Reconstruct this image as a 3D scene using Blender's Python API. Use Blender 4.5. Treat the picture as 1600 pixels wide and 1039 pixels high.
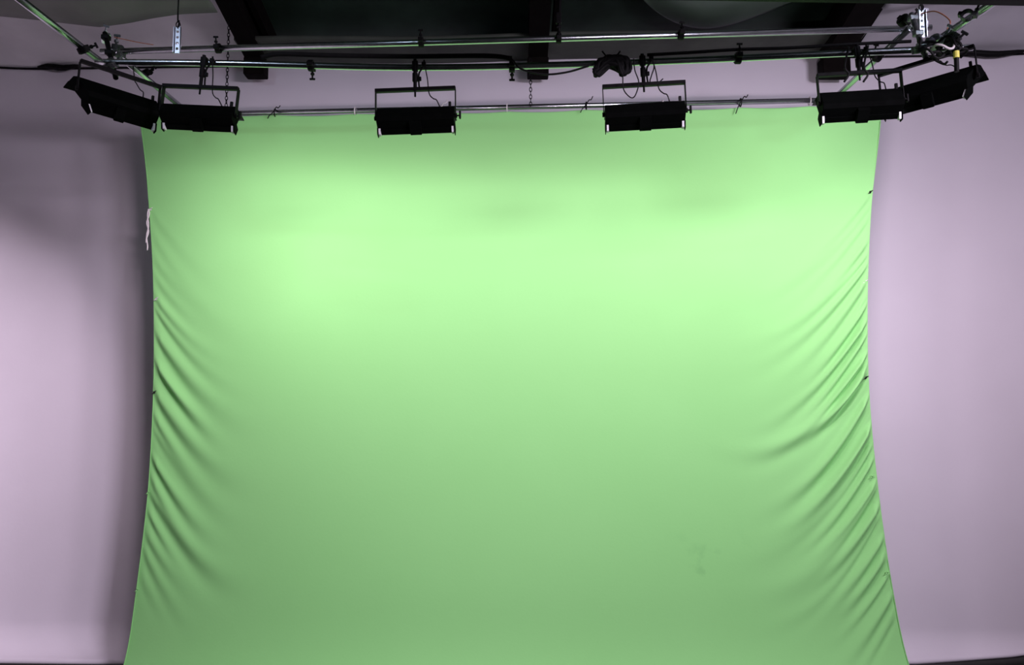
import bpy, bmesh, math, random
import numpy as np
from mathutils import Vector, Matrix, Euler
random.seed(7); rng = np.random.RandomState(11)
S = bpy.context.scene
for o in list(bpy.data.objects): bpy.data.objects.remove(o)
COL = S.collection
PI = math.pi

# ------------------------------------------------------------------ camera
CAMZ, PITCH, F = 2.07, math.radians(5.5), 1300.0
cd = bpy.data.cameras.new('camera'); cam = bpy.data.objects.new('camera', cd); COL.objects.link(cam)
cam.location = (0, 0, CAMZ); cam.rotation_euler = (PI/2 + PITCH, 0, 0)
cd.sensor_width = 36; cd.lens = F/1600*36; cd.clip_start = .05
S.camera = cam
S.view_settings.view_transform = 'Standard'; S.view_settings.look = 'None'
S.view_settings.gamma = 1; S.view_settings.use_curve_mapping = False
S.view_settings.exposure = 0.0
# ------------------------------------------------------------------ world and room light
W = bpy.data.worlds.new('studio_dark'); S.world = W; W.use_nodes = True
W.node_tree.nodes['Background'].inputs[0].default_value = (.60, .58, .64, 1)
W.node_tree.nodes['Background'].inputs[1].default_value = .035
def area(name, loc, target, sx, sy, power, col, spread=180, parent=None):
    l = bpy.data.lights.new(name, 'AREA'); l.shape = 'RECTANGLE'; l.size = sx; l.size_y = sy
    l.energy = power; l.color = col; l.spread = math.radians(spread)
    o = bpy.data.objects.new(name, l); COL.objects.link(o); o.location = loc
    if target is not None:
        o.rotation_euler = (Vector(target)-Vector(loc)).to_track_quat('-Z', 'Y').to_euler()
    if parent: o.parent = parent
    return o
# unseen fill lights added high on the right for the cloth and walls
area('hall_fill_light', (3.2, -.5, 4.2), (-1.7, 7.2, -.2), 1.4, .8, 98, (.93, .79, 1.0), 77)
area('hall_fill_light', (4.3, 1.2, 4.3), (2.3, 7.3, 3.5), 1.0, .8, 68, (.93, .79, 1.0), 110)
area('pipe_glint_light', (-3.3, 2.0, 5.4), (-2.0, 5.4, 4.4), .5, .08, 2.2, (.66, .78, 1.0), 50)  # small unseen lights added for the glints on the long pipes
area('pipe_glint_light', (3.8, 2.0, 5.4), (2.3, 5.2, 4.4), .4, .08, 2.2, (.66, .78, 1.0), 50)
FIX_POWER = 25.8; FIX_COL = (1.0, .80, .97)

# ------------------------------------------------------------------ placement helper: point on the plane Y = Y0 - k X seen at a photo pixel
K = .061
def at(px, py, Y, k=K):
    u, v = (px-800)/F, (519.5-py)/F
    dy, dz = math.cos(PITCH)-v*math.sin(PITCH), math.sin(PITCH)+v*math.cos(PITCH)
    t = Y/(dy+k*u)
    return Vector((t*u, t*dy, CAMZ+t*dz))
def atz(px, py, z):      # point at height z
    u, v = (px-800)/F, (519.5-py)/F
    dy, dz = math.cos(PITCH)-v*math.sin(PITCH), math.sin(PITCH)+v*math.cos(PITCH)
    t = (z-CAMZ)/dz
    return Vector((t*u, t*dy, z))

# ------------------------------------------------------------------ materials
def mat(name, col, rough=.6, metal=0, bump=0, bscale=20, var=0, vscale=4, spec=.5, emit=None, estr=0, detail=4):
    m = bpy.data.materials.new(name); m.use_nodes = True; nt = m.node_tree; b = nt.nodes['Principled BSDF']
    b.inputs['Roughness'].default_value = rough; b.inputs['Metallic'].default_value = metal
    b.inputs['Specular IOR Level'].default_value = spec
    tc = nt.nodes.new('ShaderNodeTexCoord')
    n = nt.nodes.new('ShaderNodeTexNoise'); n.inputs['Scale'].default_value = vscale; n.inputs['Detail'].default_value = detail
    nt.links.new(tc.outputs['Object'], n.inputs['Vector'])
    r = nt.nodes.new('ShaderNodeValToRGB'); r.color_ramp.elements[0].position = .3; r.color_ramp.elements[1].position = .7
    r.color_ramp.elements[0].color = tuple(c*(1-var) for c in col)+(1,)
    r.color_ramp.elements[1].color = tuple(min(1, c*(1+var)) for c in col)+(1,)
    nt.links.new(n.outputs['Fac'], r.inputs['Fac']); nt.links.new(r.outputs['Color'], b.inputs['Base Color'])
    if bump:
        n2 = nt.nodes.new('ShaderNodeTexNoise'); n2.inputs['Scale'].default_value = bscale; n2.inputs['Detail'].default_value = 5
        nt.links.new(tc.outputs['Object'], n2.inputs['Vector'])
        bp = nt.nodes.new('ShaderNodeBump'); bp.inputs['Strength'].default_value = bump; bp.inputs['Distance'].default_value = .02
        nt.links.new(n2.outputs['Fac'], bp.inputs['Height']); nt.links.new(bp.outputs['Normal'], b.inputs['Normal'])
    if emit:
        b.inputs['Emission Color'].default_value = emit+(1,); b.inputs['Emission Strength'].default_value = estr
    return m
M = dict(
    wall=mat('painted_cyclorama', (.62, .60, .635), .75, var=.03, vscale=1.2, bump=.03, bscale=30, spec=.2),
    floor=mat('dark_floor', (.012, .012, .010), .7, var=.3, vscale=8),
    roof=mat('dark_roof_sheet', (.030, .058, .038), .42, var=.35, vscale=2.5, bump=.25, bscale=3, spec=.5),
    sheet=mat('white_insulation_film', (.46, .46, .48), .45, var=.12, vscale=2, bump=.25, bscale=5),
    green_glow_sheet=mat('glossy_roof_film', (.15, .22, .16), .38, var=.2, vscale=2, bump=.2, bscale=4),  # the backdrop's green reflection is put into the base colour
    plate=mat('weathered_board', (.050, .060, .045), .7, var=.3, vscale=3, bump=.2, bscale=8),
    sheet_pale=mat('pale_insulation_film', (.80, .80, .80), .5, var=.10, vscale=2, bump=.25, bscale=5),
    shade_fold=mat('grey_shaded_film', (.20, .20, .19), .6, var=.15, vscale=2, bump=.2, bscale=5),  # darker grey stands in for the film's shaded side
    beam=mat('dark_timber', (.0045, .0035, .003), .9, var=.3, vscale=9, spec=.08),
    black=mat('black_steel', (.003, .003, .003), .55, var=.2, vscale=30, spec=.12),
    housing=mat('black_lamp_housing', (.0015, .0020, .0017), .7, var=.2, vscale=20, spec=.04),
    rubber=mat('black_rubber', (.006, .006, .006), .7, var=.2, vscale=30, spec=.2),
    pipe=mat('galvanised_pipe', (.50, .52, .54), .25, 1, var=.10, vscale=14, bump=.03, bscale=60),
    zinc=mat('zinc_plated_steel', (.70, .72, .80), .28, 1, var=.1, vscale=40),
    grubby=mat('dull_clamp_metal', (.10, .11, .11), .4, .8, var=.5, vscale=30),
    white=mat('white_enamel', (.85, .83, .84), .35, var=.02),
    cord=mat('white_cord', (.62, .60, .58), .8, var=.1, vscale=60),
    yellow=mat('yellow_tape', (.55, .52, .08), .6, var=.1, vscale=30),
    orange=mat('rust_coloured_wire', (.30, .10, .05), .6, var=.1),
    tube=mat('lit_tube', (.9, .9, .9), .4, emit=(1, .96, .98), estr=3.0),
)
def cloth_mat():
    m = bpy.data.materials.new('green_muslin'); m.use_nodes = True; nt = m.node_tree; b = nt.nodes['Principled BSDF']
    N, L = nt.nodes.new, nt.links.new
    b.inputs['Roughness'].default_value = .85; b.inputs['Specular IOR Level'].default_value = .15
    b.inputs['Sheen Weight'].default_value = .08
    tc = N('ShaderNodeTexCoord')
    n1 = N('ShaderNodeTexNoise'); n1.inputs['Scale'].default_value = .7; n1.inputs['Detail'].default_value = 3
    n2 = N('ShaderNodeTexNoise'); n2.inputs['Scale'].default_value = 45; n2.inputs['Detail'].default_value = 4
    n3 = N('ShaderNodeTexNoise'); n3.inputs['Scale'].default_value = 3.2; n3.inputs['Detail'].default_value = 6
    for n in (n1, n2, n3): L(tc.outputs['Object'], n.inputs['Vector'])
    r = N('ShaderNodeValToRGB'); r.color_ramp.elements[0].position = .35; r.color_ramp.elements[1].position = .65
    r.color_ramp.elements[0].color = (.243, .595, .194, 1); r.color_ramp.elements[1].color = (.255, .61, .205, 1)
    L(n1.outputs['Fac'], r.inputs['Fac'])
    # faint smudges low on the right of the cloth
    geo = N('ShaderNodeVectorMath'); geo.operation = 'DISTANCE'; L(tc.outputs['Object'], geo.inputs[0]); c = at(1105, 890, 6.5); geo.inputs[1].default_value = c
    mr = N('ShaderNodeMapRange'); L(geo.outputs['Value'], mr.inputs[0]); mr.inputs[1].default_value = .035; mr.inputs[2].default_value = .42; mr.inputs[3].default_value = 1; mr.inputs[4].default_value = 0
    r3 = N('ShaderNodeValToRGB'); r3.color_ramp.elements[0].position = .54; r3.color_ramp.elements[1].position = .60; L(n3.outputs['Fac'], r3.inputs['Fac'])
    mu = N('ShaderNodeMath'); mu.operation = 'MULTIPLY'; L(mr.outputs[0], mu.inputs[0]); L(r3.outputs['Color'], mu.inputs[1])
    m2 = N('ShaderNodeMath'); m2.operation = 'MULTIPLY'; L(mu.outputs[0], m2.inputs[0]); m2.inputs[1].default_value = .35
    mx = N('ShaderNodeMixRGB'); mx.inputs[2].default_value = (.16, .42, .14, 1); L(m2.outputs[0], mx.inputs[0]); L(r.outputs['Color'], mx.inputs[1])
    L(mx.outputs[0], b.inputs['Base Color'])
    bp = N('ShaderNodeBump'); bp.inputs['Strength'].default_value = .06; bp.inputs['Distance'].default_value = .01
    L(n2.outputs['Fac'], bp.inputs['Height']); L(bp.outputs['Normal'], b.inputs['Normal'])
    return m
M['cloth'] = cloth_mat()

# ------------------------------------------------------------------ building helpers
def obj(name, bm, m, parent=None, smooth=False):
    me = bpy.data.meshes.new(name); bmesh.ops.recalc_face_normals(bm, faces=bm.faces) if not smooth == 'raw' else None
    bm.to_mesh(me); bm.free(); me.materials.append(M[m])
    if smooth: me.polygons.foreach_set('use_smooth', [True]*len(me.polygons))
    o = bpy.data.objects.new(name, me); COL.objects.link(o)
    if parent: o.parent = parent
    return o
def tag(o, label, cat, group=None, kind=None):
    o['label'] = label; o['category'] = cat
    if group: o['group'] = group
    if kind: o['kind'] = kind
    return o
def thing(name, loc, label, cat, group=None, rot=(0, 0, 0)):
    o = bpy.data.objects.new(name, None); COL.objects.link(o); o.location = loc; o.rotation_euler = rot
    o.empty_display_size = .1
    return tag(o, label, cat, group)
def struct(o): o['kind'] = 'structure'; return o
def box(bm, c, s, rot=None, bev=0):
    r = bmesh.ops.create_cube(bm, size=1); vs = r['verts']
    for v in vs: v.co = Vector((v.co.x*s[0], v.co.y*s[1], v.co.z*s[2]))
    if bev:
        es = list({e for v in vs for e in v.link_edges})
        rb = bmesh.ops.bevel(bm, geom=es, offset=bev, segments=2, affect='EDGES', profile=.5)
        vs = list({v for f in rb['faces'] for v in f.verts} | {v for v in vs if v.is_valid})
    mt = (rot if rot is not None else Matrix.Identity(3)).to_4x4()
    for v in vs: v.co = (mt @ v.co) + Vector(c)
def tube(bm, pts, r, seg=10, cap=True):
    pts = [Vector(p) for p in pts]; rings = []; ref = None
    for i, p in enumerate(pts):
        d = (pts[min(i+1, len(pts)-1)]-pts[max(i-1, 0)]).normalized()
        if ref is None:
            ref = d.orthogonal().normalized()
        ref = (ref-d*ref.dot(d)).normalized(); b = d.cross(ref)
        rr = r(i/(len(pts)-1)) if callable(r) else r
        rings.append([bm.verts.new(p+(ref*math.cos(a)+b*math.sin(a))*rr) for a in [2*PI*k/seg for k in range(seg)]])
    for a, b in zip(rings, rings[1:]):
        for k in range(seg): bm.faces.new((a[k], a[(k+1) % seg], b[(k+1) % seg], b[k]))
    if cap: bm.faces.new(rings[0][::-1]); bm.faces.new(rings[-1])
def pipe_hollow(bm, a, b, r, seg=20, n=1):          # pipe with open ends and a wall
    a, b = Vector(a), Vector(b); d = (b-a).normalized(); ref = d.orthogonal().normalized(); q = d.cross(ref); rs = []
    for p, rr in ((a, r*.82), (a, r), (b, r), (b, r*.82)):
        rs.append([bm.verts.new(p+(ref*math.cos(2*PI*k/seg)+q*math.sin(2*PI*k/seg))*rr) for k in range(seg)])
    for x, y in zip(rs, rs[1:]+rs[:1]):
        for k in range(seg): bm.faces.new((x[k], x[(k+1) % seg], y[(k+1) % seg], y[k]))
def smooth_path(pts, n=8):                         # Catmull-Rom
    pts = [Vector(p) for p in pts]; P = [2*pts[0]-pts[1]]+pts+[2*pts[-1]-pts[-2]]; out = []
    for i in range(1, len(P)-2):
        for k in range(n):
            t = k/n; a, b, c, d = P[i-1:i+3]
            out.append(.5*((2*b)+(c-a)*t+(2*a-5*b+4*c-d)*t*t+(3*b-a-3*c+d)*t**3))
    out.append(pts[-1]); return out
def cyl(bm, a, b, r, seg=14): tube(bm, [a, b], r, seg)
def prism(bm, poly, x0, x1, T=lambda p: p):        # (y,z) polygon extruded along x
    A = [bm.verts.new(T(Vector((x0, y, z)))) for y, z in poly]; B = [bm.verts.new(T(Vector((x1, y, z)))) for y, z in poly]
    bm.faces.new(A); bm.faces.new(B[::-1]); n = len(poly)
    for i in range(n): bm.faces.new((A[i], A[(i+1) % n], B[(i+1) % n], B[i]))
def grid(bm, fn, nu, nv, thick=None):
    V = [[bm.verts.new(fn(i/nu, j/nv)) for i in range(nu+1)] for j in range(nv+1)]
    for j in range(nv):
        for i in range(nu): bm.faces.new((V[j][i], V[j][i+1], V[j+1][i+1], V[j+1][i]))
def solidify(o, t, off=0):
    m = o.modifiers.new('thickness', 'SOLIDIFY'); m.thickness = t; m.offset = off

# ================================================================== THE SETTING
YW = 7.3
CZ = (at(500, 104, YW, .035).z+at(1150, 90, YW, .035).z)/2          # top of the cyclorama
def wall_xy(s):    # s in metres along the wall from its middle: straight, then a gentle curve towards the camera
    R0, X0 = 2.6, 4.25; a = abs(s)
    if a <= X0: x, d = a, 0.0
    else:
        t = (a-X0)/R0
        if t < PI/2: x, d = X0+R0*math.sin(t), R0*(1-math.cos(t))
        else: x, d = X0+R0, R0+(a-X0-R0*PI/2)
    x = math.copysign(x, s)
    return x, YW-.035*x-d, Vector((math.copysign(min(1, math.sin(min(PI/2, max(0, (a-X0)/R0)))), -s), -math.cos(min(PI/2, max(0, (a-X0)/R0))), 0))
bm = bmesh.new()
RC = .28
def cove_pt(s, f):       # point of the cove; its painted toe climbs towards the right corner
    x, y, n = wall_xy(s); cut = float(np.interp(s, [-2.8, 3.3, 4.13, 4.46, 6.5], [0, .29, .465, .59, .75]))
    a = (cut+(1-cut)*f)*PI/2
    return Vector((x, y, RC*(1-math.cos(a))))+n*RC*(1-math.sin(a))
def wall_fn(u, v):
    s = (u-.5)*2*11.0
    if v < .3: return cove_pt(s, v/.3)
    x, y, n = wall_xy(s)
    return Vector((x, y, RC+(v-.3)/.7*(CZ+.25-RC)))
grid(bm, wall_fn, 220, 40)
w = struct(obj('wall_back', bm, 'wall', smooth=True)); solidify(w, .04, 0)
bm = bmesh.new()
grid(bm, lambda u, v: Vector((cove_pt(-9+18*u, 0).x, cove_pt(-9+18*u, 0).y+.004, -.03+v*(cove_pt(-9+18*u, 0).z+.02))), 160, 2)
w = struct(obj('baseboard_back', bm, 'floor', smooth=True)); solidify(w, .02, 0)
bm = bmesh.new(); box(bm, (0, 1.5, -.05), (17, 14, .06)); struct(obj('floor', bm, 'floor'))
bm = bmesh.new(); box(bm, (0, 1.5, 6.7), (17, 14, .06)); struct(obj('ceiling', bm, 'roof'))
bm = bmesh.new(); box(bm, (0, -4.9, 3.33), (17, .08, 6.7)); struct(obj('wall_front', bm, 'roof'))
for sx, nm in ((-1, 'wall_left'), (1, 'wall_right')):
    bm = bmesh.new(); box(bm, (sx*7.9, 1.5, 3.33), (.08, 13, 6.7)); struct(obj(nm, bm, 'roof'))
# sloping dark roof lining above the grid, meeting the wall top
bm = bmesh.new()
def lining(u, v):
    x = -2.75+u*5.75; y0 = YW-.035*x+.02; y = y0-v*3.0
    z = CZ+.24+.19*v*3.0 + .05*math.sin(v*9+u*3)*min(1, v*4)
    return Vector((x, y, z))
grid(bm, lining, 40, 40); l = struct(obj('ceiling_lining', bm, 'roof', smooth=True)); solidify(l, .02, 0)
# pale billowing insulation film left and right
def film(x0, x1, ph):
    bm = bmesh.new()
    def fn(u, v):
        x = x0+(x1-x0)*u; y0 = wall_xy(x)[1]+.02; s = v*3.2
        y = y0-s
        scal = abs(math.sin((x*0.95+ph)))
        z = CZ+.0+ .10*scal*min(1, s*2)+.19*s
        if s > .7: z += -.06*math.exp(-((s-.95-.12*scal)/.22)**2)*(1-.4*scal)+.03*math.sin(s*7+x*2)
        return Vector((x, y, z))
    grid(bm, fn, 60, 70); return bm
l = struct(obj('ceiling_film_left', film(-6.6, -2.35, .9), 'sheet_pale', smooth=True)); solidify(l, .006, 0)
l = struct(obj('ceiling_film_right', film(3.0, 6.6, .2), 'sheet', smooth=True)); solidify(l, .006, 0)
# darker sheet added for the shaded swags of the film on the left
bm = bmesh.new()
def shade_fold(u, v):
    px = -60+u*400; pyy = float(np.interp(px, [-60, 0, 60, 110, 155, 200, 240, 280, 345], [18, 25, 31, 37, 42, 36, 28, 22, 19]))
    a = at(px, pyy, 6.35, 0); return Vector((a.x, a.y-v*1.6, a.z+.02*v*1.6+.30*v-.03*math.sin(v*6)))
grid(bm, shade_fold, 50, 16); l = struct(obj('ceiling_shade_fold_left', bm, 'shade_fold', smooth=True)); solidify(l, .006, 0)
# pale plate strip under the roof lining at the wall top, and a glossy film bulge coloured with the backdrop's green reflection
bm = bmesh.new()
def plate(u, v):
    x = -2.4+u*5.4; y = YW-.035*x+.02-v*.50
    return Vector((x, y, CZ+.012*math.sin(x*2.3)+.02*v))
grid(bm, plate, 40, 6); l = struct(obj('ceiling_plate', bm, 'plate', smooth=True)); solidify(l, .03, 1)
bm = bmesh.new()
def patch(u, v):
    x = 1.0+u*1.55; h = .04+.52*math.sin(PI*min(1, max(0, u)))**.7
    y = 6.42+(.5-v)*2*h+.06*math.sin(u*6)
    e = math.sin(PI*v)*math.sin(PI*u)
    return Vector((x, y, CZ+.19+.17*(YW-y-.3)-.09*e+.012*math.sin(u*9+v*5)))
grid(bm, patch, 40, 30); l = struct(obj('ceiling_film_middle', bm, 'green_glow_sheet', smooth=True)); solidify(l, .006, 0)

# black edging cable / strip along the top of the wall (left and right)
bm = bmesh.new()
for s0, s1 in ((-6.5, -2.5), (3.0, 6.5)):
    pts = []
    for i in range(26):
        s = s0+(s1-s0)*i/25; x, y, n = wall_xy(s); pts.append(Vector((x, y, CZ-.01))+n*.03)
    tube(bm, pts, .010, 8)
struct(obj('trim_1', bm, 'black', smooth=True))
for (px, py, L_, nm) in ((60, 91, .20, 'trim_2'), (1560, 76, .34, 'trim_3')):
    bm = bmesh.new(); s = (px-800)/F*YW*(.985 if px > 800 else 1.0); a = []
    for i in range(9):
        x, y, n = wall_xy(s-L_+L_*2*i/8); a.append(Vector((x, y, CZ-.015+.01*math.sin(i)))+n*.08)
    tube(bm, a, lambda t: .010+.020*math.sin(PI*t), 8); struct(obj(nm, bm, 'black', smooth=True))

# roof beams running from the wall towards the camera
def beam(px, w, label, d=.30, tilt=0):
    a = at(px, 100, 7.2, .035); bm = bmesh.new()
    z0 = a.z-.02
    L = 3.0
    for dx, ww, dz, hh in ((0, w, 0, .26), (w*.5+.06, .05, .10, .16)):
        box(bm, (a.x+dx, a.y-L/2, z0+hh/2+dz+.19*L/2), (ww, L, hh), rot=Matrix.Rotation(-math.atan(.19), 3, 'X'))
    box(bm, (a.x, a.y-.07, z0-.05), (w*1.1, .14, .16), bev=.01)
    o = obj('roof_beam', bm, 'beam'); return tag(o, label, 'beam', 'dark roof beams running to the back wall')
beam(404, .17, 'dark roof beam left of the middle, ending above the leftmost hung lamps')
beam(840, .17, 'dark roof beam at the middle of the ceiling above the hanging cable coil')
beam(1298, .22, 'dark roof beam on the right, ending above the right-hand lamps')
# black cross beam close to the camera at the top edge
a = at(780, -38, 3.9, 0); b = at(1760, -22, 3.9, 0)
bm = bmesh.new(); d = b-a
box(bm, (a+b)/2+Vector((0, 0, .0)), (d.length, .12, .16), rot=d.to_track_quat('X', 'Z').to_matrix())
tag(obj('cross_beam', bm, 'black'), 'black cross beam at the very top right, nearest the camera', 'beam')

# ================================================================== GREEN BACKDROP
YC = 6.5
Ledge = [(176, 217), (200, 220), (260, 228), (330, 234), (400, 239), (470, 241), (560, 241), (650, 238), (760, 232), (850, 222), (940, 210), (1035, 198), (1075, 190)]
Redge = [(160, 1379), (195, 1376), (250, 1370), (300, 1362), (380, 1357), (450, 1354), (560, 1354), (640, 1358), (720, 1366), (800, 1376), (880, 1388), (960, 1402), (1035, 1416), (1075, 1424)]
def interp(tab, y): return float(np.interp(y, [t[0] for t in tab], [t[1] for t in tab]))
def smooth_tab(tab):
    ys = np.linspace(tab[0][0], tab[-1][0], 60); xs = np.interp(ys, [t[0] for t in tab], [t[1] for t in tab])
    for _ in range(6): xs[1:-1] = (xs[:-2]+2*xs[1:-1]+xs[2:])/4
    return list(zip(ys, xs))
Ledge, Redge = smooth_tab(Ledge), smooth_tab(Redge)
def top_y(px): return 183.0-(px-217)*(18.5/1162)
TIES = [240, 430, 555, 690, 792, 916, 1035, 1157, 1265, 1368]
NU, NV = 520, 400
uu, vv = np.meshgrid(np.linspace(0, 1, NU+1), np.linspace(0, 1, NV+1))
uu = .5+np.sign(uu-.5)*(.5*(1-(1-2*np.abs(uu-.5))**1.35))      # finer grid near both sides
ly = np.array([t[0] for t in Ledge]); lx = np.array([t[1] for t in Ledge]); ry = np.array([t[0] for t in Redge]); rx = np.array([t[1] for t in Redge])
PYB = 1075
py = np.zeros_like(uu); pxx = np.zeros_like(uu)
py0 = 165+vv*(PYB-165)
pxx = np.interp(py0, ly, lx)*(1-uu)+np.interp(py0, ry, rx)*uu
ty = 183.0-(pxx-217)*(18.5/1162)
sc = np.zeros_like(uu)
for a_, b_ in zip(TIES, TIES[1:]):
    mk = (pxx >= a_) & (pxx < b_); sc = np.where(mk, np.sin(PI*(pxx-a_)/(b_-a_)), sc)
ty = ty+2.2*sc
py = ty+vv*(PYB-ty)
pxx = np.interp(py, ly, lx)*(1-uu)+np.interp(py, ry, rx)*uu
disp = np.zeros_like(uu)        # metres towards the camera
def crease(side, y0, length, amp, wid, slope, bend):
    global disp
    d = (pxx-np.interp(py, ly, lx)) if side < 0 else (np.interp(py, ry, rx)-pxx)
    yc = y0+slope*d-bend*d*d
    q = (py-yc)/(wid*(1+d/90.0))
    env = np.clip(d/12.0, 0, 1)**1.0*np.exp(-(d/length)**2.4)
    prof = np.exp(-q*q)-.55*np.exp(-((q-1.5)**2))
    disp += amp*env*prof
for i in range(19):
    y0 = 330+i*31+rng.uniform(-11, 11); t = (y0-330)/600
    a = .024*math.sin(PI*min(1, max(.08, t*1.02)))**.8*rng.uniform(.45, 1.15)
    crease(-1, y0, rng.uniform(65, 120)*(1.0 if y0 < 780 else .6), a, rng.uniform(7, 12), rng.uniform(1.35, 1.75), .0045)
for i in range(31):
    y0 = 300+i*22+rng.uniform(-9, 9); t = (y0-300)/700
    a = .042*math.sin(PI*min(1, max(.07, t)))**.7*rng.uniform(.4, 1.2)
    crease(1, y0, rng.uniform(75, 150)*(1.0 if y0 < 850 else .6), a, rng.uniform(4, 8), rng.uniform(1.25, 1.6), .0032)
# long thin tension lines, upper right
crease(1, 330, 90, .004, 5, 1.3, .002); crease(1, 372, 90, .004, 5, 1.3, .002)
# soft billow of the hanging cloth and the roll-out at the foot
disp += .02*np.sin(pxx/210.0+py/330.0)*np.sin(PI*np.clip(vv, 0, 1))
disp += .006*np.sin(pxx/47.0+.4*np.sin(py/90.0))*np.clip(1-vv*6, 0, 1)
foot = np.clip((py-940)/135.0, 0, 1)
disp += .12*foot**3
U = (pxx-800)/F; Vv = (519.5-py)/F
dy = math.cos(PITCH)-Vv*math.sin(PITCH); dz = math.sin(PITCH)+Vv*math.cos(PITCH)
T = YC/(dy+K*U)
X, Y, Z = T*U, T*dy-disp, CAMZ+T*dz
co = np.stack([X, Y, Z], -1).reshape(-1, 3)
idx = np.arange((NU+1)*(NV+1)).reshape(NV+1, NU+1)
faces = np.stack([idx[:-1, :-1], idx[1:, :-1], idx[1:, 1:], idx[:-1, 1:]], -1).reshape(-1, 4)
me = bpy.data.meshes.new('green_backdrop'); me.from_pydata(co.tolist(), [], faces.tolist()); me.materials.append(M['cloth'])
me.polygons.foreach_set('use_smooth', [True]*len(me.polygons))
cloth = bpy.data.objects.new('cloth', me); COL.objects.link(cloth)
solidify(cloth, .003, 0)
back = thing('green_backdrop', (0, YC, 0), 'large bright green fabric backdrop stretched below the rear pipe, creased at both sides', 'backdrop')
def adopt(o, p):
    o.parent = p; o.matrix_parent_inverse = Matrix.Translation(-p.location) if p.rotation_euler.to_matrix() == Matrix.Identity(3) else p.matrix_world.inverted()
adopt(cloth, back)
# hem bands down the sides
for side, yy, xx in ((-1, ly, lx), (1, ry, rx)):
    bm = bmesh.new(); pts = []
    for p in np.linspace(190, 1070, 90):
        x = np.interp(p, yy, xx); ft = max(0, (p-940)/135.0)**1.5
        q = at(x-side*1.0, p, YC); q.y -= .004+.12*ft**2; pts.append(q)
    tube(bm, pts, .004, 6); adopt(obj('side_hem', bm, 'cloth', smooth=True), back)
def knot(px, py, side, m='cord', tail=0):
    bm = bmesh.new(); c = at(px, py, YC-.02); s = random.Random(int(px+py))
    ring = [c+Vector((.006*math.cos(a), -.004*math.sin(2*a), .008*math.sin(a))) for a in [2*PI*k/12 for k in range(13)]]
    tube(bm, ring, .0025, 6)
    for e in (-1, 1):
        p0 = c; pts = [p0, p0+Vector((e*.008, -.004, e*.008)), p0+Vector((e*.018, -.006, e*.012))]
        tube(bm, pts, .003, 6)
    if tail:
        for e, L in ((-.6, tail), (.9, tail*.82)):
            pts = [c+Vector((side*.012+e*.010*math.sin(k*1.3), -.008, -L*k/9)) for k in range(10)]
            tube(bm, smooth_path(pts, 3), .0055, 6)
    adopt(obj('tie_cord', bm, m, smooth=True), back)
knot(235, 327, -1, tail=.34); knot(244, 467, -1); knot(241, 613, -1, 'rubber'); knot(231, 770, -1, 'cloth'); knot(214, 922, -1, 'cloth')
knot(1360, 300, 1, 'rubber'); knot(1352, 440, 1); knot(1353, 590, 1, 'rubber'); knot(1362, 745, 1, 'cloth'); knot(1386, 895, 1, 'cloth')
# ties over the pipe
def pipe_y(px): return 177.0-(px-370)*(20.0/900)
for i, px in enumerate(TIES):
    c = at(px, pipe_y(px), YC); bm = bmesh.new(); R = .031
    ring = [c+Vector((0, R*math.cos(a), R*math.sin(a)-.004)) for a in [2*PI*k/14 for k in range(15)]]
    tube(bm, ring, .005, 6)
    s = random.Random(i*3+1)
    if i in (1, 3, 5, 7):
        for e in (-1, 1):
            L = s.uniform(.05, .11)
            pts = [c+Vector((0, -R, 0)), c+Vector((e*.02, -R-.012, .03*e)), c+Vector((e*.035, -R-.01, -L*.6+(e > 0)*L)), c+Vector((e*.05, -R-.004, -L+(e > 0)*L*1.8))]
            tube(bm, smooth_path(pts, 4), .004, 6)
    adopt(obj('pipe_tie', bm, 'rubber' if i in (1, 5, 7) else 'cord', smooth=True), back)

# ================================================================== PIPES OF THE GRID
PR = .0215
def pipe(name, pts, r, label, m='pipe'):
    bm = bmesh.new()
    if len(pts) == 2: pipe_hollow(bm, pts[0], pts[1], r, 24)
    else: tube(bm, pts, r, 24)
    o = obj(name, bm, m, smooth=True)
    return tag(o, label, 'pipe', 'galvanised grid pipes')
a, b = at(205, pipe_y(205), YC), at(1392, pipe_y(1392), YC)
pipe('backdrop_pipe', [a, b], .020, 'long metal pipe along the top edge of the green backdrop')
UP0, UP1 = at(158, 81, 5.46), at(1455, 43.5, 5.46)
pipe('grid_pipe', [UP0, UP1], PR, 'topmost long metal pipe across the grid, in front of the roof beams')
low = smooth_path([at(150, 97, 4.8), at(350, 99, 4.8), at(600, 105, 4.8), at(800, 103.5, 4.8), at(1060, 95, 4.8), at(1280, 85, 4.8), at(1520, 74, 4.8)], 10)
pipe('grid_pipe', low, PR*.92, 'lower long metal pipe the black lamps hang from')
def on_low(px):
    best = min(low, key=lambda p: abs(800+F*p.x/((p.y)*math.cos(PITCH)+(p.z-CAMZ)*math.sin(PITCH))-px)); return best.copy()
def along(px):   # interpolated point of the lower pipe at a photo column
    pr = [(800+F*p.x/(p.y*math.cos(PITCH)+(p.z-CAMZ)*math.sin(PITCH)), p) for p in low]
    for (x0, p0), (x1, p1) in zip(pr, pr[1:]):
        if x0 <= px <= x1: return p0.lerp(p1, (px-x0)/(x1-x0))
    return on_low(px)
ZL = along(170).z
def side(z, p0, p1, r, label):
    a, b = atz(*p0, z), atz(*p1, z); pipe('side_pipe', [a, b], r, label); return a, b
zL = at(190, 80, 5.46).z
side(ZL+.046, (-60, -72), (182, 116), PR, 'outer left side pipe running from the upper left corner towards the left lamp')
a = at(186, 78, 5.46)+Vector((0, -.08, -.046)); b = at(292, 168, YC)+Vector((0, .10, -.03)); pipe('side_pipe', [a, b], PR, 'inner left side pipe running back to the backdrop pipe')
ZR = along(1450).z+.046
side(ZR, (1650, -62), (1452, 72), PR, 'outer right side pipe rising out of the frame at the top right')
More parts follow.
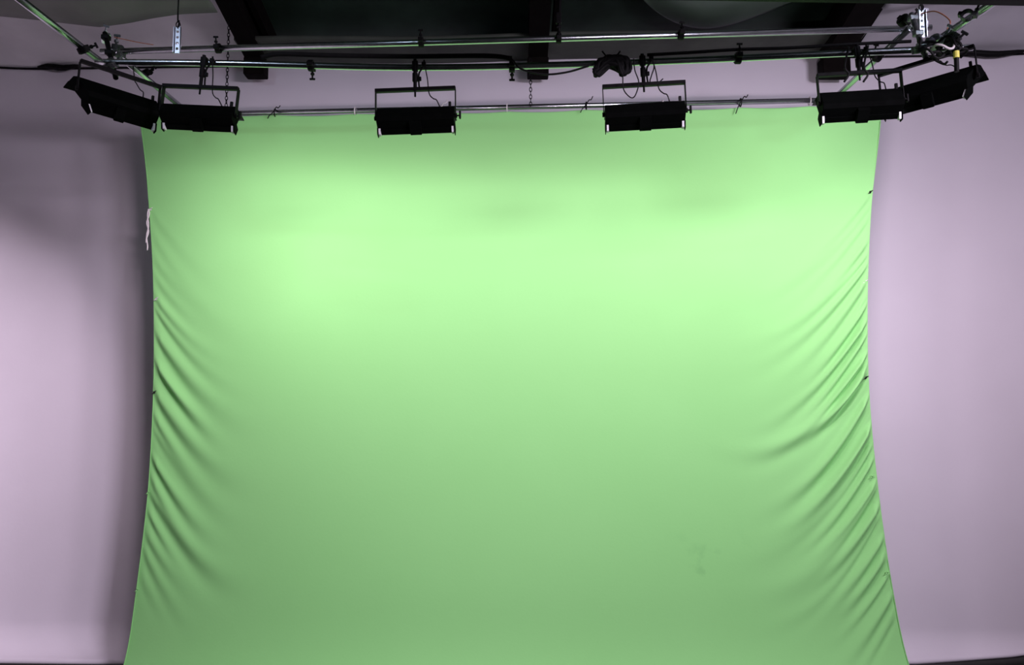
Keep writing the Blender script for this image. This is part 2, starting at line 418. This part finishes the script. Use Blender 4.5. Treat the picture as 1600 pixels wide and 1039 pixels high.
a = at(1413, 42, 5.46)+Vector((0, -.08, -.046)); b = at(1288, 162, YC)+Vector((0, .10, -.03)); pipe('side_pipe', [a, b], PR, 'inner right side pipe running back to the backdrop pipe')

# ================================================================== PIPE CLAMPS
def clamp_parts(t, m='grubby', sc=1.0, bolt=True):
    bm = bmesh.new(); R = .029*sc
    ring = [Vector((0, R*math.cos(a), R*math.sin(a))) for a in [2*PI*k/16 for k in range(17)]]
    for dx in (-.012, -.004, .004, .012): tube(bm, [p+Vector((dx*sc, 0, 0)) for p in ring], .006*sc, 6)
    box(bm, (0, -R-.012*sc, .004), (.034*sc, .026*sc, .03*sc), bev=.003)
    box(bm, (0, R+.008*sc, .004), (.034*sc, .02*sc, .024*sc), bev=.003)
    obj('collar', bm, m, t, smooth=False)
    if bolt:
        bm = bmesh.new(); cyl(bm, (0, -R-.012*sc, -.01), (0, -R-.012*sc, .065*sc), .0055*sc, 8)
        box(bm, (0, -R-.012*sc, .068*sc), (.034*sc, .010*sc, .012*sc), bev=.002)
        cyl(bm, (0, -R-.012*sc, .03*sc), (0, -R-.012*sc, .042*sc), .012*sc, 6)
        obj('wing_bolt', bm, m, t)
def copy_tree(o):
    c = o.copy(); COL.objects.link(c)
    for ch in list(o.children):
        k = ch.copy(); COL.objects.link(k); k.parent = c
    return c
def pip(px): return at(px, float(np.interp(px, [158, 1455], [81, 43.5])), 5.46)
clamps = [
    (pip(658), (0, 0, 0), 'small black pipe clamp on the topmost pipe, above the third hung lamp from the left'),
    (pip(873), (.3, 0, 0), 'small black pipe clamp on the topmost pipe, just right of the middle beam'),
    (pip(1064), (0, 0, 0), 'small black pipe clamp on the topmost pipe, above and right of the cable coil'),
    (pip(341), (.2, 0, 0), 'small black pipe clamp on the topmost pipe, near the left end by the bright glint'),
    (along(486), (PI, 0, 0), 'small black pipe clamp on the lower pipe, left of the middle beam'),
    (along(800), (PI, 0, 0), 'small black pipe clamp on the lower pipe, left of the hanging chain'),
    (along(1153), (0, 0, 0), 'small black pipe clamp on the lower pipe, between the two right-hand lamps'),
]
base = None
for p, r, lb in clamps:
    if base is None:
        base = thing('pipe_clamp', p, lb, 'clamp', 'small black pipe clamps', r); clamp_parts(base, 'black'); c = base
    else:
        c = copy_tree(base); c.location = p; c.rotation_euler = r; c['label'] = lb
# clusters of couplers at both corners
cl = [
    ((166, 60), 5.25, (.4, .2, .3), 'zinc', 1.15, 'topmost metal coupler in the cluster at the left corner of the grid'),
    ((186, 80), 5.42, (0, .1, 0), 'grubby', 1.3, 'metal coupler holding the topmost pipe at its left end'),
    ((172, 100), 4.82, (.2, .5, 1.2), 'grubby', 1.2, 'metal coupler joining the outer left side pipe to the lower pipe'),
    ((130, 78), 4.65, (.1, 1.0, .9), 'black', 1.0, 'black coupler on the outer left side pipe, left of the coupler cluster'),
    ((228, 114), 5.9, (.1, .6, 1.2), 'black', 1.0, 'black coupler on the inner left side pipe'),
    ((1434, 42), 5.42, (.2, 0, .2), 'zinc', 1.4, 'shiny coupler at the right end of the topmost pipe'),
    ((1412, 32), 5.3, (.7, .5, .5), 'black', 1.2, 'black coupler at the right end of the topmost pipe'),
    ((1462, 66), 4.66, (.4, .2, .5), 'zinc', 1.3, 'shiny coupler joining the lower pipe to the outer right side pipe'),
    ((1488, 62), 4.5, (1.1, .4, .2), 'grubby', 1.2, 'dull coupler at the right end of the cluster on the right corner'),
    ((1440, 76), 4.7, (.3, 1.2, .9), 'grubby', 1.2, 'dull coupler low in the cluster on the right corner'),
    ((1511, 24), 4.2, (.3, .2, 1.0), 'grubby', .9, 'dull coupler on the outer right side pipe near the top edge'),
    ((1371, 88), 5.6, (.3, .5, -.9), 'black', 1.1, 'black coupler on the inner right side pipe'),
]
for (px, py_), Y_, r, m, s_, lb in cl:
    t = thing('pipe_coupler', at(px, py_, Y_), lb, 'clamp', None, r); clamp_parts(t, m, s_)

for (p0_, p1_, Y0_, m_, lb) in (((164, 52), (181, 122), 5.0, 'black', 'short dark riser post through the left corner couplers'), ((1424, 22), (1447, 92), 4.85, 'grubby', 'short dull riser post through the right corner couplers')):
    bm = bmesh.new(); a_, b_ = at(*p0_, Y0_+.12), at(*p1_, Y0_-.05); pipe_hollow(bm, a_, b_, .016, 16)
    for q_ in (.1, .45, .7): c_ = a_.lerp(b_, q_); box(bm, c_, (.05, .045, .03), bev=.005)
    tag(obj('riser_post', bm, m_), lb, 'post')

# perforated zinc brackets hanging on wires from the roof
def bracket(px, y0, y1, Y, ytop, label):
    a, b = at(px, y0, Y), at(px, y1, Y); L = a.z-b.z
    t = thing('hanger_bracket', ((a.x+b.x)/2, b.y-.03, b.z), label, 'bracket', 'perforated zinc hanger brackets')
    bm = bmesh.new(); w = .042; n = 4
    box(bm, (-w/2+.006, 0, L/2), (.012, .004, L)); box(bm, (w/2-.006, 0, L/2), (.012, .004, L))
    for k in range(n+1): box(bm, (0, 0, .012+(L-.024)*k/n), (w-.02, .0038, .024))
    box(bm, (-w/2, -.008, L/2), (.004, .02, L)); box(bm, (w/2, -.008, L/2), (.004, .02, L))
    obj('slotted_strip', bm, 'zinc', t)
    bm = bmesh.new(); R = .024
    tube(bm, [Vector((0, .03+R*1.2*math.cos(x), L*.38+R*1.2*math.sin(x))) for x in [2*PI*k/12 for k in range(13)]], .004, 6)
    obj('u_bolt', bm, 'zinc', t)
    bm = bmesh.new(); H = ytop-b.z
    tube(bm, smooth_path([Vector((0, 0, L-.01)), Vector((.006, 0, L+.05)), Vector((-.004, 0, L+.1)), Vector((0, 0, H))], 4), .005, 6)
    tube(bm, [Vector((.014*math.cos(x), 0, L+.02+.02*math.sin(x))) for x in [2*PI*k/10 for k in range(11)]], .004, 6)
    obj('hanger_wire', bm, 'black', t)
bracket(280, 46, 86, 5.40, 5.5, 'perforated zinc bracket hanging on a black wire over the left of the topmost pipe')
bracket(1437, 20, 62, 5.12, 5.5, 'perforated zinc bracket at the right end of the topmost pipe')

# chains
def chain(px, y0, y1, Y, label, r=.0032):
    a, b = at(px, y0, Y), at(px, y1, Y); bm = bmesh.new(); n = int((a.z-b.z)/.030); 
    for k in range(n):
        z = a.z-.030*k-.015; q = k % 2
        pts = [Vector((a.x+(1-q)*.010*math.cos(x), a.y+q*.010*math.cos(x), z+.019*math.sin(x))) for x in [2*PI*j/10 for j in range(11)]]
        tube(bm, pts, r, 5)
    tag(obj('hanging_chain', bm, 'black', smooth=True), label, 'chain', 'chains holding the backdrop pipe')
chain(358, 30, 178, YC-.035, 'dark chain hanging at the left, behind the second lamp from the left')
chain(829, 92, 168, YC-.035, 'dark chain hanging in the middle down to the backdrop pipe')
# thin drop rod at the middle
bm = bmesh.new(); a = at(876, -40, 5.46); b = at(873, 55, 5.46); tube(bm, [a, b], .012, 10); box(bm, b+Vector((0, 0, .12)), (.04, .03, .08), bev=.006)
tag(obj('drop_rod', bm, 'black'), 'thin black drop rod hanging from the roof right of the middle beam', 'rod')

# ================================================================== LAMPS
HW = .236         # half width of a lamp
def lamp(px, label, yaw=0, roll=0, drop=.175, pitch=28, width=1.0, power=1.0, loc=None, knob=1, bar_drop=.0, arm_w=.004, hs=1.0, lean=.0, spread=170, light_yaw=0, post=True):
    p = loc if loc is not None else along(px)
    t = thing('studio_lamp', p, label, 'studio lamp', 'black studio lamps on the lighting grid', (0, roll, yaw))
    hw = HW*width; zb = -drop
    if post:
        bm = bmesh.new()                                  # pipe hook and drop post
        ring = [Vector((0, .028*math.cos(a), .028*math.sin(a))) for a in np.linspace(-.6, PI+.6, 12)]
        tube(bm, ring, .008, 8)
        box(bm, (0, -.032, -.005), (.036, .016, .06), bev=.003)
        cyl(bm, (0, -.032, .035), (0, -.032, zb-.012), .011, 12)
        cyl(bm, (0, -.032, -.05), (0, -.032, -.10), .0165, 12)
        cyl(bm, (0, -.032, zb-.012), (0, -.032, zb-.045), .006, 8)
        obj('drop_post', bm, 'black', t)
        bm = bmesh.new()                                  # safety clamp handle beside the post
        tube(bm, smooth_path([(.055, -.03, .03), (.05, -.03, -.01), (.024, -.03, -.05), (.022, -.03, -.11), (.026, -.03, zb)], 5), .0055, 8)
        box(bm, (.026, -.03, -.085), (.022, .016, .026), bev=.004)
        box(bm, (.052, -.03, .005), (.026, .016, .028), bev=.004)
        obj('safety_clamp', bm, 'black', t, smooth=False)
    bm = bmesh.new()
    box(bm, (0, -.03, zb), (hw*2+.012, .030, .021), bev=.002)
    obj('yoke_bar', bm, 'black', t)
    zc = zb-.165                                          # pivot height of the housing
    for s in (-1, 1):
        bm = bmesh.new(); box(bm, (s*(hw+.004), -.022, (zb+zc)/2), (.004, .034, zb-zc), rot=Matrix.Rotation(-.0, 3, 'X'))
        cyl(bm, (s*(hw-.002), -.018, zc), (s*(hw+.012), -.018, zc), .014, 10)
        obj('yoke_arm', bm, 'black', t)
    # housing, pitched about the pivot
    a = math.radians(pitch); R = Matrix.Rotation(-a, 3, 'X'); c0 = Vector((0, 0, zc))
    T_ = lambda q: R @ Vector((q.x-lean*(q.z-.02)*max(0, -math.copysign(1, lean)*q.x/hw), q.y*.85, q.z*.76*hs)) + c0
    hb = hw-.006
    prof = [(-.060, -.046), (-.060, .046), (-.035, .066), (.045, .082), (.050, .078), (-.030, .060), (-.050, .042), (-.050, -.042), (-.030, -.060), (.050, -.078), (.045, -.082), (-.035, -.066)]
    bm = bmesh.new(); prism(bm, prof, -hb, hb, T_)
    for s in (-1, 1): prism(bm, [(-.058, -.045), (-.058, .045), (-.034, .065), (.045, .081), (.045, -.081), (-.034, -.065)], s*hb-.002, s*hb+.002, T_)
    obj('housing', bm, 'housing', t)
    bm = bmesh.new(); prism(bm, [(.035, .079), (.035, .084), (.112, .096), (.112, .092)], -hb, hb, T_); obj('barn_door', bm, 'housing', t)
    bm = bmesh.new(); prism(bm, [(.030, -.080), (.030, -.085), (.072, -.092), (.072, -.088)], -hb, hb, T_); obj('barn_door', bm, 'housing', t)
    bm = bmesh.new(); prism(bm, [(-.030, -.066), (-.030, -.090), (.03, -.118), (.06, -.118), (.06, -.086)], -.034, .034, T_); obj('latch', bm, 'housing', t)
    bm = bmesh.new()
    for k in range(3):
        z = -.04+.04*k; cyl(bm, T_(Vector((-hb+.02, .006, z))), T_(Vector((hb-.02, .006, z))), .012, 10)
    obj('lamp_tube', bm, 'tube', t, smooth=True)
    for s in (-1, 1):
        bm = bmesh.new(); prism(bm, [(.020, -.078), (.030, -.040), (.066, -.056), (.072, -.104), (.046, -.112)], s*(hb-.010)-.006, s*(hb-.010)+.006, T_)
        obj('end_reflector', bm, 'white', t)
        bm = bmesh.new(); prism(bm, [(.015, -.082), (.030, -.03), (.080, -.05), (.084, -.108), (.046, -.118)], s*(hb+.002)-.002, s*(hb+.002)+.002, T_)
        obj('side_flap', bm, 'housing', t)
    s = knob
    bm = bmesh.new(); cyl(bm, (s*(hw+.006), -.018, zc), (s*(hw+.030), -.018, zc), .005, 8)
    box(bm, (s*(hw+.030), -.018, zc+.004), (.012, .02, .048), bev=.004); obj('tilt_knob', bm, 'black', t)
    bm = bmesh.new(); rr = random.Random(int(px))
    top = T_(Vector((hw*.62, -.055, .05)))
    tube(bm, smooth_path([Vector((.058, -.035, .0)), Vector((.075, -.04, -.09)), Vector((.085, -.04, zb-.03)), Vector((.11, -.045, zb-.065)), Vector((hw*.55, -.045, zb-.075)), top], 6), .0035, 6)
    box(bm, top+Vector((.06, .0, .012)), (.016, .016, .035), bev=.003)
    obj('power_cable', bm, 'rubber', t, smooth=False)
    l = area('lamp_light', (0, 0, 0), None, hb*1.55, .07, FIX_POWER*power, FIX_COL, spread, t)
    l.location = T_(Vector((0, .036+abs(light_yaw)*.07, 0))); l.rotation_euler = (PI/2-a, 0, light_yaw)
    return t
yw = -math.atan(K)
lamp(322, 'black studio lamp hung second from the left, its crossbar sloping down to the right', yaw=yw-.05, roll=.085, drop=.165, power=.92, spread=135, light_yaw=-.12)
lamp(650, 'black studio lamp hanging third from the left, level, left of the middle beam', yaw=yw, roll=-.015, drop=.15, power=.74)
lamp(1003, 'black studio lamp beside the black cable coil, fourth from the left', yaw=yw, roll=-.035, drop=.15, power=.66)
lamp(1336, 'black studio lamp fifth from the left, overlapped at its right by the angled lamp', yaw=yw+.03, roll=-.05, drop=.135, pitch=24, hs=1.25, power=1.0, light_yaw=.12)
lamp(180, 'black studio lamp at the far left, turned towards the left wall, its left end pointed', yaw=.80, roll=.05, drop=.075, pitch=34, hs=1.5, lean=.55, spread=90, light_yaw=.47, power=2.5, loc=along(186)+Vector((0, .03, 0)), width=1.0, post=False)
lamp(1480, 'black studio lamp at the far right, turned towards the right wall with a tilted underside', yaw=-.72, roll=-.05, drop=.07, pitch=38, hs=1.2, lean=-.5, spread=110, power=.5, loc=along(1449)+Vector((0, .03, 0)), width=1.08, knob=-1, post=False)

# ================================================================== CABLES
def cable(name, pts, r, label, m='rubber', cat='cable', n=8):
    bm = bmesh.new(); tube(bm, smooth_path(pts, n), r, 8); return tag(obj(name, bm, m, smooth=True), label, cat)
cable('power_cable', [along(410)+Vector((0, -.03, .03)), along(440)+Vector((0, -.04, .05)), along(520)+Vector((0, -.04, .05)), along(640)+Vector((0, -.03, .055)), along(760)+Vector((0, -.04, .05)), along(800)+Vector((0, -.04, .03))], .015, 'thick black cable lying along the lower pipe left of the middle beam')
cable('power_cable', [along(800)+Vector((0, -.05, .02)), at(815, 108, 4.7), at(850, 116, 4.7), at(885, 113, 4.7), at(920, 103, 4.7)], .006, 'thin black cable sagging from the middle beam to the cable coil')
cable('power_cable', [along(1010)+Vector((0, -.03, .03)), along(1080)+Vector((0, -.03, .035)), along(1150)+Vector((0, -.03, .04)), along(1230)+Vector((0, -.03, .035)), along(1330)+Vector((0, -.03, .04)), along(1420)+Vector((0, -.03, .04))], .010, 'black cable tied along the lower pipe between the two right-hand lamps')
cable('thin_wire', [at(178, 58, 5.2), at(215, 66, 5.3), at(240, 70, 5.35)], .003, 'thin reddish wire by the left corner couplers', 'orange')
cable('thin_wire', [at(1437, 22, 5.1), at(1462, 18, 5.0), at(1484, 32, 4.9), at(1480, 46, 4.8)], .004, 'thin reddish wire arching over the right corner couplers', 'orange')
# coil of cable hung from the lower pipe
bm = bmesh.new(); rr = random.Random(5)
A, B = at(930, 110, 4.72), at(982, 105, 4.72)
for k in range(30):
    o = lambda s: Vector((rr.uniform(-s, s), rr.uniform(-s, s), rr.uniform(-s, s)))
    pts = [at(932, 108, 4.72)+o(.014), at(938, 96, 4.72)+o(.014), at(957, 91, 4.72)+o(.016), at(976, 93, 4.72)+o(.014), at(981, 108, 4.72)+o(.016), at(973, 115, 4.72)+o(.012), at(966, 101, 4.72)+o(.022), at(948, 100, 4.72)+o(.02), at(933, 115, 4.72)+o(.016), at(930, 108, 4.72)+o(.01)]
    tube(bm, smooth_path(pts, 5), .010, 6)
for px_, e in ((944, -1), (966, 1)):
    tube(bm, [at(px_, 97, 4.70), at(px_-3*e, 88, 4.70), at(px_+3*e, 80, 4.70)], .005, 6)
tag(obj('cable_coil', bm, 'rubber', smooth=True), 'tangled coil of black cable tied to the lower pipe near the middle', 'cable')
for q, (pts, lb) in enumerate([
    ([at(990, 92, 4.7), at(992, 110, 4.7), at(998, 128, 4.7), at(994, 146, 4.7), at(988, 153, 4.7), at(980, 148, 4.7), at(974, 138, 4.7), at(973, 118, 4.7)], 'thin looping cable left of the post of the lamp by the coil'),
    ([at(1018, 92, 4.68), at(1022, 104, 4.68), at(1018, 118, 4.68), at(1016, 128, 4.68), at(1026, 131, 4.68), at(1036, 123, 4.68)], 'thin looping cable right of the post of the lamp by the coil')]):
    cable('looped_cable', pts, .0035, lb)
for px_ in (1322, 1352):
    cable('looped_cable', [along(px_)+Vector((0, -.04, .02)), at(px_-2, 104, 4.6), at(px_+4, 116, 4.6), at(px_-3, 128, 4.6)], .006, 'black cable dropping %s of the post of the fifth lamp from the left' % ('left' if px_ < 1340 else 'right'))
# bundle of cable at the right corner
for k in range(5):
    c = at(1452+k*9, 74+(k % 2)*6, 4.5); bm = bmesh.new(); rr = random.Random(k)
    ax = Euler((rr.uniform(0, 3), rr.uniform(0, 3), rr.uniform(0, 3))).to_matrix()
    pts = [c+ax @ Vector((.055*math.cos(x)*(1+.2*rr.random()), .075*math.sin(x), .02*math.sin(3*x))) for x in [2*PI*j/14 for j in range(13)]]
    tube(bm, smooth_path(pts, 3), .007, 6)
    tag(obj('looped_cable', bm, 'rubber' if k != 2 else 'cord', smooth=True), ['leftmost black cable loop in the bundle at the right corner of the grid', 'second black cable loop from the left in the right corner bundle', 'pale cable loop in the middle of the right corner bundle', 'fourth black cable loop from the left in the right corner bundle', 'rightmost black cable loop in the bundle at the right corner of the grid'][k], 'cable', 'cable loops at the right corner')
# yellow taped post
t = thing('taped_post', at(1495, 112, 4.35), 'short black post with yellow tape above the far right lamp', 'post')
p0 = t.location; q = at(1494, 82, 4.35)-p0; bm = bmesh.new(); cyl(bm, (0, 0, 0), q*1.1, .0125, 12); obj('post', bm, 'black', t)
bm = bmesh.new(); cyl(bm, q*.70, q*1.05, .0155, 12); obj('tape_wrap', bm, 'yellow', t)
